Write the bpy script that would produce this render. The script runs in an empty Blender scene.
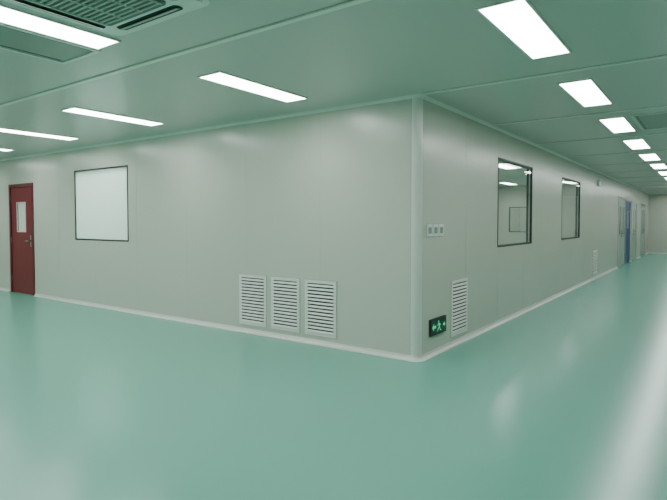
import bpy, bmesh, math
from mathutils import Vector
H=2.66
# ---------------------------------------------------------------- materials
def mat(name,col,rough=0.5,metal=0.0,spec=0.5,var=0.0,scale=3.0):
    m=bpy.data.materials.new(name); m.use_nodes=True
    nt=m.node_tree; b=nt.nodes['Principled BSDF']
    b.inputs['Base Color'].default_value=(*col,1)
    b.inputs['Roughness'].default_value=rough
    b.inputs['Metallic'].default_value=metal
    b.inputs['Specular IOR Level'].default_value=spec
    if var>0:
        tc=nt.nodes.new('ShaderNodeTexCoord')
        n=nt.nodes.new('ShaderNodeTexNoise'); n.inputs['Scale'].default_value=scale; n.inputs['Detail'].default_value=1
        nt.links.new(tc.outputs['Object'],n.inputs['Vector'])
        r=nt.nodes.new('ShaderNodeMapRange'); r.inputs['To Min'].default_value=1-var; r.inputs['To Max'].default_value=1+var
        nt.links.new(n.outputs['Fac'],r.inputs['Value'])
        mx=nt.nodes.new('ShaderNodeVectorMath'); mx.operation='SCALE'; mx.inputs[0].default_value=col
        nt.links.new(r.outputs['Result'],mx.inputs['Scale']); nt.links.new(mx.outputs['Vector'],b.inputs['Base Color'])
    return m
def emis(name,col,s):
    m=bpy.data.materials.new(name); m.use_nodes=True; nt=m.node_tree
    b=nt.nodes['Principled BSDF']; b.inputs['Base Color'].default_value=(*[c*0.8 for c in col],1)
    b.inputs['Emission Color'].default_value=(*col,1); b.inputs['Emission Strength'].default_value=s
    return m
M_wall=mat('wall_panel_paint',(0.60,0.615,0.545),0.26,spec=0.65)
M_ceil=mat('ceiling_panel_paint',(0.545,0.55,0.52),0.28,spec=0.55)
M_floor=mat('green_epoxy',(0.165,0.48,0.385),0.23,spec=0.7)
M_alu=mat('white_aluminium',(0.76,0.78,0.74),0.3,metal=0.15)
M_seam_shadow=mat('joint_and_shadow_line',(0.36,0.38,0.35),0.6)
M_wseam=mat('wall_panel_joint',(0.45,0.47,0.41),0.5)
M_strip=mat('ceiling_joint_strip',(0.80,0.82,0.78),0.35,metal=0.1)
M_black=mat('black_gasket',(0.025,0.03,0.028),0.45,var=0.1)
M_dark=mat('duct_dark',(0.04,0.05,0.045),0.8,var=0.1)
M_white=mat('white_enamel',(0.80,0.82,0.78),0.35)
M_red=mat('dark_red_door',(0.20,0.012,0.022),0.4,var=0.08)
M_redf=mat('dark_red_frame',(0.13,0.01,0.017),0.4,var=0.08)
M_blue=mat('blue_door',(0.02,0.06,0.24),0.4,var=0.08)
M_grey=mat('grey_door',(0.42,0.47,0.43),0.4,var=0.03)
M_steel=mat('steel',(0.55,0.57,0.55),0.25,metal=0.9,var=0.03)
M_filter=mat('filter_mesh',(0.27,0.31,0.28),0.3,var=0.05)
M_acdark=mat('ac_louver_grey',(0.13,0.155,0.14),0.5,var=0.05)
M_intw=mat('interior_white',(0.78,0.80,0.76),0.5)
LC=(0.95,1.0,0.96)
M_light=emis('led_diffuser',LC,19)
M_lint=emis('led_diffuser_interior',LC,19)
M_sign=emis('sign_green_glow',(0.10,0.75,0.36),0.5)
M_signbg=mat('sign_dark_green',(0.008,0.04,0.022),0.3,var=0.05)
def nodes_only_output(name):
    m=bpy.data.materials.new(name); m.use_nodes=True; nt=m.node_tree
    for n in list(nt.nodes):
        if n.type!='OUTPUT_MATERIAL': nt.nodes.remove(n)
    return m,nt,[n for n in nt.nodes if n.type=='OUTPUT_MATERIAL'][0]
m,nt,o=nodes_only_output('window_glass')
t=nt.nodes.new('ShaderNodeBsdfTransparent'); t.inputs[0].default_value=(0.88,0.94,0.91,1)
g=nt.nodes.new('ShaderNodeBsdfGlossy'); g.inputs['Roughness'].default_value=0.01
f=nt.nodes.new('ShaderNodeLayerWeight'); f.inputs[0].default_value=0.5
p=nt.nodes.new('ShaderNodeMath'); p.operation='POWER'; p.inputs[1].default_value=4.5
q=nt.nodes.new('ShaderNodeMath'); q.operation='MULTIPLY_ADD'; q.inputs[1].default_value=.92; q.inputs[2].default_value=.08
nt.links.new(f.outputs['Facing'],p.inputs[0]); nt.links.new(p.outputs[0],q.inputs[0])
x=nt.nodes.new('ShaderNodeMixShader')
nt.links.new(q.outputs[0],x.inputs[0]); nt.links.new(t.outputs[0],x.inputs[1]); nt.links.new(g.outputs[0],x.inputs[2])
nt.links.new(x.outputs[0],o.inputs[0]); M_glass=m
m,nt,o=nodes_only_output('frosted_panel')
t=nt.nodes.new('ShaderNodeBsdfTranslucent'); t.inputs[0].default_value=(0.76,0.92,0.86,1)
g=nt.nodes.new('ShaderNodeBsdfDiffuse'); g.inputs[0].default_value=(0.72,0.86,0.80,1)
x=nt.nodes.new('ShaderNodeMixShader'); x.inputs[0].default_value=.5
gl_=nt.nodes.new('ShaderNodeBsdfGlossy'); gl_.inputs['Roughness'].default_value=.15
x2=nt.nodes.new('ShaderNodeMixShader'); x2.inputs[0].default_value=.06
nt.links.new(t.outputs[0],x.inputs[1]); nt.links.new(g.outputs[0],x.inputs[2])
nt.links.new(x.outputs[0],x2.inputs[1]); nt.links.new(gl_.outputs[0],x2.inputs[2]); nt.links.new(x2.outputs[0],o.inputs[0]); M_frost=m
# ---------------------------------------------------------------- mesh builder
L=lambda u,n,z:(u,-n,z)      # wall in plane y=0 facing -Y
R=lambda u,n,z:(n,u,z)       # wall in plane x=0 facing +X
W=lambda x,y,z:(x,y,z)
class MB:
    def __init__(s,name,P=W): s.n=name; s.P=P; s.v=[]; s.f=[]; s.m=[]; s.mi=[]; s.sm=[]
    def mid(s,m):
        if m not in s.m: s.m.append(m)
        return s.m.index(m)
    def box(s,a0,a1,b0,b1,c0,c1,m):
        i=len(s.v)
        for a in (a0,a1):
            for b in (b0,b1):
                for c in (c0,c1): s.v.append(s.P(a,b,c))
        for q in ((0,1,3,2),(4,6,7,5),(0,4,5,1),(2,3,7,6),(0,2,6,4),(1,5,7,3)):
            s.f.append([i+k for k in q]); s.mi.append(s.mid(m)); s.sm.append(False)
    def quad(s,pts,m):
        i=len(s.v)
        for p in pts: s.v.append(s.P(*p))
        s.f.append([i,i+1,i+2,i+3]); s.mi.append(s.mid(m)); s.sm.append(False)
    def prism(s,loop,e0,e1,axis,m,smooth=False):
        i=len(s.v); n=len(loop)
        for e in (e0,e1):
            for p in loop:
                q=list(p); q.insert(axis,e); s.v.append(s.P(*q))
        for k in range(n):
            s.f.append([i+k,i+(k+1)%n,i+n+(k+1)%n,i+n+k]); s.mi.append(s.mid(m)); s.sm.append(smooth)
        s.f.append([i+k for k in range(n)]); s.f.append([i+n+k for k in range(n)][::-1])
        s.mi+= [s.mid(m)]*2; s.sm+=[False]*2
    def quadstrip(s,rows,m,smooth=True):
        i=len(s.v); w=len(rows[0])
        for r in rows:
            for p in r: s.v.append(s.P(*p))
        for a in range(len(rows)-1):
            for b in range(w-1):
                s.f.append([i+a*w+b,i+a*w+b+1,i+(a+1)*w+b+1,i+(a+1)*w+b]); s.mi.append(s.mid(m)); s.sm.append(smooth)
    def done(s):
        c=[sum(v[k] for v in s.v)/len(s.v) for k in range(3)]
        me=bpy.data.meshes.new(s.n); me.from_pydata([tuple(v[k]-c[k] for k in range(3)) for v in s.v],[],s.f)
        for m in s.m: me.materials.append(m)
        for p,mi,sm in zip(me.polygons,s.mi,s.sm): p.material_index=mi; p.use_smooth=sm
        bm=bmesh.new(); bm.from_mesh(me); bmesh.ops.recalc_face_normals(bm,faces=bm.faces); bm.to_mesh(me); bm.free()
        o=bpy.data.objects.new(s.n,me); o.location=c; bpy.context.collection.objects.link(o)
        return o
def wall_holes(name,P,u0,u1,n0,n1,holes,m,seams=None,z1=H):
    b=MB(name,P)
    us=sorted({u0,u1,*[h[0] for h in holes],*[h[1] for h in holes]})
    for a,c in zip(us,us[1:]):
        hs=sorted([h for h in holes if h[0]<=a+1e-6 and h[1]>=c-1e-6],key=lambda h:h[2]); z=0
        for h in hs:
            if h[2]>z: b.box(a,c,n0,n1,z,h[2],m)
            z=h[3]
        if z<z1: b.box(a,c,n0,n1,z,z1,m)
    for s in (seams or []):
        segs=[(0,z1)]
        for h in holes:
            if h[0]-.03<s<h[1]+.03: segs=[(0,h[2]),(h[3],z1)]
        for z0,zz in segs:
            if zz-z0>.05: b.box(s-.0025,s+.0025,n1,n1+.0008,z0,zz,M_wseam)
    return b.done()
XL,XR,YB,YE=-12.0,4.0,-6.5,22.6
RC=0.06
# ---------------------------------------------------------------- shell
b=MB('floor'); b.box(XL-.1,XR+.1,YB-.1,YE+.1,-.1,0,M_floor); b.done()
b=MB('ceiling'); b.box(XL-.1,XR+.1,YB-.1,YE+.1,H,H+.1,M_ceil); b.done()
win1=(-6.52,-4.96,1.10,2.27)
win2=(2.36,4.01,1.06,2.27); win3=(6.06,7.74,1.06,2.26)
doorL=(-9.0,-8.03,0,2.12)
dR=[(13.35,14.95,0,2.18),(15.2,16.15,0,2.10),(16.6,18.1,0,2.12),(19.5,21.0,0,2.12)]
wall_holes('wall_left',L,XL,-RC,-.08,0,[win1,doorL],M_wall,[-.06-1.17*k for k in range(1,11)])
wall_holes('wall_right',R,RC,YE,-.08,0,[win2,win3]+dR,M_wall,[.06+1.17*k for k in range(1,19)])
b=MB('wall_end'); b.box(-.08,XR,YE,YE+.1,0,H,M_wall)
for k in range(3): b.box(.9+k*1.17,.906+k*1.17,YE-.001,YE,0,H,M_wseam)
b.done()
b=MB('wall_east'); b.box(XR,XR+.1,YB,YE,0,H,M_wall); b.done()
b=MB('wall_back'); b.box(XL,XR,YB-.1,YB,0,H,M_wall); b.done()
b=MB('wall_west'); b.box(XL-.1,XL,YB,0.08,0,H,M_wall); b.done()
# rounded corner post
b=MB('trim_corner_post')
arc=[(-RC+ (RC+.004)*math.cos(t),RC+(RC+.004)*math.sin(t)) for t in [math.radians(-90+90*k/12) for k in range(13)]]
rows=[[(x,y,0) for x,y in arc],[(x,y,H) for x,y in arc]]
b.quadstrip(rows,M_alu)
b.box(-RC-.022,-RC,-.004,.002,0,H,M_alu); b.box(-.002,.004,RC,RC+.022,0,H,M_alu)
b.box(-RC-.026,-RC-.021,-.0046,.0,0,H,M_seam_shadow); b.box(0,.0046,RC+.021,RC+.026,0,H,M_seam_shadow)
b.done()
# coves: swept concave profile
def profile(r):
    p=[(.001,r+.01),(.006,r+.01)]
    for k in range(7):
        t=math.radians(90*k/6); p.append((.006+r*(1-math.cos(t)),.004+r*(1-math.sin(t))))
    p.append((r+.010,.0015)); return p
cpath=[((-RC,0),(0,-1))]
for k in range(1,12):
    t=math.radians(-90+90*k/12); cpath.append(((-RC+RC*math.cos(t),RC+RC*math.sin(t)),(math.cos(t),math.sin(t))))
cpath+=[((0,RC),(1,0))]
def sweep(name,prof,path,z0,sgn,m):
    b=MB(name)
    b.quadstrip([[(p[0]+d[0]*q[0],p[1]+d[1]*q[0],z0+sgn*q[1]) for q in prof] for p,d in path],m)
    return b.done()
pr=profile(.04)
sweep('baseboard_left',pr,[((-8.0,0),(0,-1))]+cpath[:7],0,1,M_alu)
sweep('baseboard_far_left',pr,[((XL,0),(0,-1)),((-9.04,0),(0,-1))],0,1,M_alu)
sweep('baseboard_right',pr,cpath[6:]+[((0,13.3),(1,0))],0,1,M_alu)
for k,(a,c) in enumerate([(16.2,16.55),(18.15,19.45),(21.05,YE)]):
    sweep('baseboard_far_right' ,pr,[((0,a),(1,0)),((0,c),(1,0))],0,1,M_alu)
sweep('baseboard_end',pr,[((0,YE),(0,-1)),((XR,YE),(0,-1))],0,1,M_alu)
pr2=profile(.022)
sweep('trim_ceiling_cove',pr2,[((XL,0),(0,-1))]+cpath+[((0,YE),(1,0))],H,-1,M_strip)
sweep('trim_ceiling_cove_end',pr2,[((0,YE),(0,-1)),((XR,YE),(0,-1))],H,-1,M_strip)
# ceiling joints
b=MB('trim_ceiling_joints')
for yy in [-4.4,-2.2,0.0]+[2.07*k-.03 for k in range(1,11)]:
    x0=XL if yy<-.5 else 0.05
    b.box(x0,XR,yy-.022,yy+.022,H-.010,H,M_strip)
    b.box(x0,XR,yy-.034,yy-.022,H-.0015,H,M_seam_shadow)
    b.box(x0,XR,yy+.022,yy+.032,H-.0015,H,M_seam_shadow)
b.done()
# ---------------------------------------------------------------- windows
def window(name,P,w,depth=.08,frost=False):
    u0,u1,z0,z1=w; b=MB(name,P); t=.018
    for a in ((u0-t*.4,u0+t,z0-t*.4,z1+t*.4),(u1-t,u1+t*.4,z0-t*.4,z1+t*.4),(u0,u1,z0-t*.4,z0+t),(u0,u1,z1-t,z1+t*.4)):
        b.box(a[0],a[1],-.03,.004,a[2],a[3],M_black)
        b.box(a[0],a[1],-depth-.004,-.05,a[2],a[3],M_black)
    b.quad([(u0+t,-.008,z0+t),(u1-t,-.008,z0+t),(u1-t,-.008,z1-t),(u0+t,-.008,z1-t)],M_frost if frost else M_glass)
    for a in ((u0,u0+.012,z0,z1),(u1-.012,u1,z0,z1),(u0,u1,z0,z0+.012),(u0,u1,z1-.012,z1)):
        b.box(a[0],a[1],-.05,-.03,a[2],a[3],M_alu)
    return b.done()
window('window_1',L,win1,frost=True); window('window_2',R,win2); window('window_3',R,win3)
# ---------------------------------------------------------------- doors
def door(name,P,u0,u1,zt,leafm,framem,vis,hside=1,leaves=1,vglass=M_intw):
    b=MB(name,P); f=.045
    b.box(u0-.02,u0+f,-.08,.012,0,zt+.02,framem); b.box(u1-f,u1+.02,-.08,.012,0,zt+.02,framem)
    b.box(u0+f,u1-f,-.08,.012,zt-f,zt+.02,framem)
    w=(u1-u0-2*f)/leaves
    for k in range(leaves):
        a=u0+f+k*w+.004; c=a+w-.008
        v=(a+(c-a)*vis[0],a+(c-a)*vis[1],vis[2],vis[3])
        b.box(a,v[0],-.05,-.005,.012,zt-f-.004,leafm); b.box(v[1],c,-.05,-.005,.012,zt-f-.004,leafm)
        b.box(v[0],v[1],-.05,-.005,.012,v[2],leafm); b.box(v[0],v[1],-.05,-.005,v[3],zt-f-.004,leafm)
        b.box(v[0],v[1],-.03,-.02,v[2],v[3],vglass)
        t=.016
        for q in ((v[0]-t,v[0],v[2]-t,v[3]+t),(v[1],v[1]+t,v[2]-t,v[3]+t),(v[0],v[1],v[2]-t,v[2]),(v[0],v[1],v[3],v[3]+t)):
            b.box(q[0],q[1],-.006,.003,q[2],q[3],M_alu)
        hs=hside if leaves==1 else (1 if k==0 else -1)
        hu=c-.06 if hs>0 else a+.06
        b.box(hu-.022,hu+.022,-.006,.004,.93,1.15,M_steel)
        b.box(hu-.01,hu+.01,.004,.05,1.03,1.05,M_steel)
        b.box(min(hu-.01,hu-hs*.12),max(hu+.01,hu-hs*.12),.04,.056,1.03,1.05,M_steel)
        for z in (.25,1.0,1.8):
            hg=a if hs>0 else c
            b.box(hg-.012,hg+.012,-.004,.008,z,z+.1,M_steel)
    return b.done()
door('door_1',L,doorL[0],doorL[1],doorL[3],M_red,M_redf,(.30,.68,1.22,1.77),1)
door('door_2',R,dR[0][0],dR[0][1],dR[0][3],M_grey,M_steel,(.22,.78,1.0,1.9),1,2,M_filter)
door('door_3',R,dR[1][0],dR[1][1],dR[1][3],M_blue,M_blue,(.35,.65,1.2,1.75),1)
door('door_4',R,dR[2][0],dR[2][1],dR[2][3],M_grey,M_grey,(.25,.75,1.0,1.85),1,2,M_intw)
door('door_5',R,dR[3][0],dR[3][1],dR[3][3],M_grey,M_steel,(.2,.8,.9,1.9),1,2,M_filter)
# ---------------------------------------------------------------- vents
def vent(P,u0,u1,z0,z1):
    b=MB('air_vent_grille',P); f=.035
    b.box(u0-.006,u1+.006,.0003,.002,z0-.006,z1+.006,M_seam_shadow)  # dark rim painted as a shadow line around the grille
    b.box(u0+.01,u1-.01,.002,.004,z0+.01,z1-.01,M_dark)
    for (a,c,e,g) in ((u0,u0+f,z0,z1),(u1-f,u1,z0,z1),(u0+f,u1-f,z0,z0+f),(u0+f,u1-f,z1-f,z1)):
        b.box(a,c,.002,.012,e,g,M_white)
    n=14; st=(z1-z0-2*f)/n
    for k in range(n):
        z=z0+f+st*(k+.1)
        b.prism([(.017,z),(.0195,z+.002),(.008,z+st*.5+.003),(.005,z+st*.5)],u0+f,u1-f,0,M_white)
    return b.done()
vent(L,-2.525,-2.06,.10,.735); vent(L,-1.975,-1.53,.10,.735); vent(L,-1.445,-1.0,.10,.735)
vent(R,.81,1.28,.10,.735); vent(R,9.3,9.9,.12,.70)
# emergency lamp box high on the wall between the windows and doors
b=MB('emergency_wall_lamp',R)
b.box(9.75,10.05,.0005,.05,2.30,2.42,M_white); b.box(9.745,10.055,.0003,.006,2.295,2.425,M_seam_shadow)
for u in (9.81,9.99):
    b.prism([(u+.035*math.cos(k*math.pi/6),2.44+.035*math.sin(k*math.pi/6)) for k in range(12)],.02,.07,1,M_white)
    b.prism([(u+.028*math.cos(k*math.pi/6),2.44+.028*math.sin(k*math.pi/6)) for k in range(12)],.07,.074,1,M_steel)
b.done()
# ---------------------------------------------------------------- switches
for u in (.175,.317,.459):
    b=MB('wall_switch',R); b.box(u,u+.124,.0005,.012,1.25,1.378,M_white)
    b.box(u+.026,u+.058,.012,.016,1.28,1.345,M_filter); b.box(u+.064,u+.096,.012,.016,1.28,1.345,M_filter)
    b.box(u-.006,u+.130,.0003,.004,1.243,1.384,M_seam_shadow)
    b.done()
# ---------------------------------------------------------------- exit sign
b=MB('emergency_exit_sign',R)
u0,u1,z0,z1=.25,.64,.205,.38
b.box(u0,u1,.001,.022,z0,z1,M_black); b.box(u0+.012,u1-.012,.022,.024,z0+.012,z1-.012,M_signbg)
def gl(pts): b.prism(pts,.024,.0255,1,M_sign)
cz=(z0+z1)/2; cu=(u0+u1)/2
gl([(u0+.03,cz),(u0+.07,cz+.04),(u0+.07,cz+.014),(u0+.12,cz+.014),(u0+.12,cz-.014),(u0+.07,cz-.014),(u0+.07,cz-.04)])
gl([(u1-.03,cz),(u1-.06,cz+.03),(u1-.06,cz+.012),(u1-.09,cz+.012),(u1-.09,cz-.012),(u1-.06,cz-.012),(u1-.06,cz-.03)])
gl([(cu-.01+.013*math.cos(t),cz+.047+.013*math.sin(t)) for t in [k*math.pi/5 for k in range(10)]])
gl([(cu-.012,cz+.032),(cu+.016,cz+.030),(cu+.022,cz-.008),(cu+.0,cz-.010)])
gl([(cu-.012,cz+.032),(cu-.04,cz+.012),(cu-.034,cz+.004),(cu-.004,cz+.020)])
gl([(cu+.016,cz+.030),(cu+.048,cz+.010),(cu+.044,cz+.002),(cu+.014,cz+.016)])
gl([(cu+.0,cz-.010),(cu-.03,cz-.028),(cu-.034,cz-.06),(cu-.022,cz-.06),(cu-.014,cz-.034),(cu+.014,cz-.016)])
gl([(cu+.010,cz-.012),(cu+.022,cz-.008),(cu+.034,cz-.036),(cu+.062,cz-.05),(cu+.056,cz-.06),(cu+.026,cz-.046)])
b.done()
# ---------------------------------------------------------------- light panels
def light(cx,cy,m=M_light,name='ceiling_light_panel'):
    b=MB(name); w,l,f=.143,.59,.014
    for a in ((cx-w,cx-w+f,cy-l,cy+l),(cx+w-f,cx+w,cy-l,cy+l),(cx-w+f,cx+w-f,cy-l,cy-l+f),(cx-w+f,cx+w-f,cy+l-f,cy+l)):
        b.box(a[0],a[1],a[2],a[3],H-.012,H-.0005,M_white)
    b.box(cx-w+f,cx+w-f,cy-l+f,cy+l-f,H-.009,H-.003,m)
    return b.done()
for cx in (1.365,-1.12,-3.45,-5.50,-7.65,-9.8):
    for cy in (-1.12,-3.2,-5.35): light(cx,cy)
for k in range(11): light(1.35,.94+2.07*k)
for cy in (1.2,4.5,7.2,9.9,12.6): light(-1.5,cy,M_lint); light(-3.1,cy,M_lint)
for cx in (-4.8,-5.5,-6.2,-6.9): light(cx,.9,M_lint)  # unseen panels, extra ones added to brighten the frosted window from behind
light(-2.,15.5,M_lint); light(-3.2,15.5,M_lint)
# ---------------------------------------------------------------- HEPA filter diffusers
def hepa(x0,x1,y0,y1):
    b=MB('air_filter_diffuser'); f=.03
    for a in ((x0,x0+f,y0,y1),(x1-f,x1,y0,y1),(x0+f,x1-f,y0,y0+f),(x0+f,x1-f,y1-f,y1)):
        b.box(a[0],a[1],a[2],a[3],H-.015,H-.0005,M_strip)
    b.box(x0+f,x1-f,y0+f,y1-f,H-.006,H-.001,M_filter)
    g=.012
    for a in ((x0+f+.02,x0+f+.02+g,y0+.06,y1-.06),(x1-f-.02-g,x1-f-.02,y0+.06,y1-.06)):
        b.box(a[0],a[1],a[2],a[3],H-.009,H-.006,M_acdark)
    return b.done()
hepa(-1.80,-1.28,-3.80,-2.58); hepa(1.56,2.08,2.37,3.57)
# ---------------------------------------------------------------- AC cassette
def rrect(x0,x1,y0,y1,r,n=6):
    p=[]
    for cx,cy,a in ((x1-r,y1-r,0),(x0+r,y1-r,90),(x0+r,y0+r,180),(x1-r,y0+r,270)):
        for k in range(n+1):
            t=math.radians(a+90*k/n); p.append((cx+r*math.cos(t),cy+r*math.sin(t)))
    return p
b=MB('ceiling_air_conditioner')
x0,x1,y0,y1=-.87,.07,-3.63,-2.69; cx,cy=(x0+x1)/2,(y0+y1)/2
b.prism(rrect(x0,x1,y0,y1,.07),H-.022,H-.0005,2,M_white)
b.prism(rrect(x0+.03,x1-.03,y0+.03,y1-.03,.06),H-.034,H-.022,2,M_white)
for s in (-1,1):
    b.prism(rrect(cx-.30,cx+.30,cy+s*.365-.035,cy+s*.365+.035,.03),H-.036,H-.030,2,M_dark)
    b.prism(rrect(cx+s*.365-.035,cx+s*.365+.035,cy-.30,cy+.30,.03),H-.036,H-.030,2,M_dark)
    b.prism([(cy+s*.385,H-.037),(cy+s*.375,H-.043),(cy+s*.35,H-.048),(cy+s*.35,H-.045),(cy+s*.375,H-.039)],cx-.28,cx+.28,0,M_grey)
    b.prism([(cx+s*.385,H-.037),(cx+s*.375,H-.043),(cx+s*.35,H-.048),(cx+s*.35,H-.045),(cx+s*.375,H-.039)],cy-.28,cy+.28,1,M_grey)
b.prism(rrect(cx-.29,cx+.29,cy-.29,cy+.29,.03),H-.044,H-.034,2,M_acdark)
for k in range(15):
    yy=cy-.25+.5*k/14; b.box(cx-.26,cx+.26,yy-.006,yy+.006,H-.050,H-.044,M_grey)
for xx in (-.27,-.09,.09,.27): b.box(cx+xx-.006,cx+xx+.006,cy-.26,cy+.26,H-.052,H-.044,M_grey)
b.done()
# ---------------------------------------------------------------- interior partitions
b=MB('wall_interior_1'); b.box(-8.0,-4.08,1.6,1.68,0,H,M_intw); b.done()
b=MB('wall_interior_5'); b.box(-8.0,-7.92,.08,1.6,0,H,M_intw); b.done()
b=MB('wall_interior_2'); b.box(-4.08,-4.0,.08,17,0,H,M_wall); b.done()
wi=(-3.5,-2.85,1.05,1.92)
wall_holes('wall_interior_3',lambda u,n,z:(u,14-n,z),-4.0,-.08,-.08,0,[wi],M_wall)
window('window_4',lambda u,n,z:(u,14-n,z),wi)
b=MB('wall_interior_4'); b.box(-4.0,-.08,17,17.08,0,H,M_intw); b.done()
# ---------------------------------------------------------------- world + camera
w=bpy.data.worlds.new('world'); bpy.context.scene.world=w; w.use_nodes=True
w.node_tree.nodes['Background'].inputs[0].default_value=(.6,.75,.68,1); w.node_tree.nodes['Background'].inputs[1].default_value=.2
cd=bpy.data.cameras.new('camera'); cam=bpy.data.objects.new('camera',cd); bpy.context.collection.objects.link(cam)
cd.sensor_width=36; cd.lens=527/667*36; cd.shift_y=-9.6/667; cd.clip_start=.05
cam.location=(2.388,-4.75,1.40); cam.rotation_euler=(math.radians(88),0,math.radians(35.85))
bpy.context.scene.camera=cam
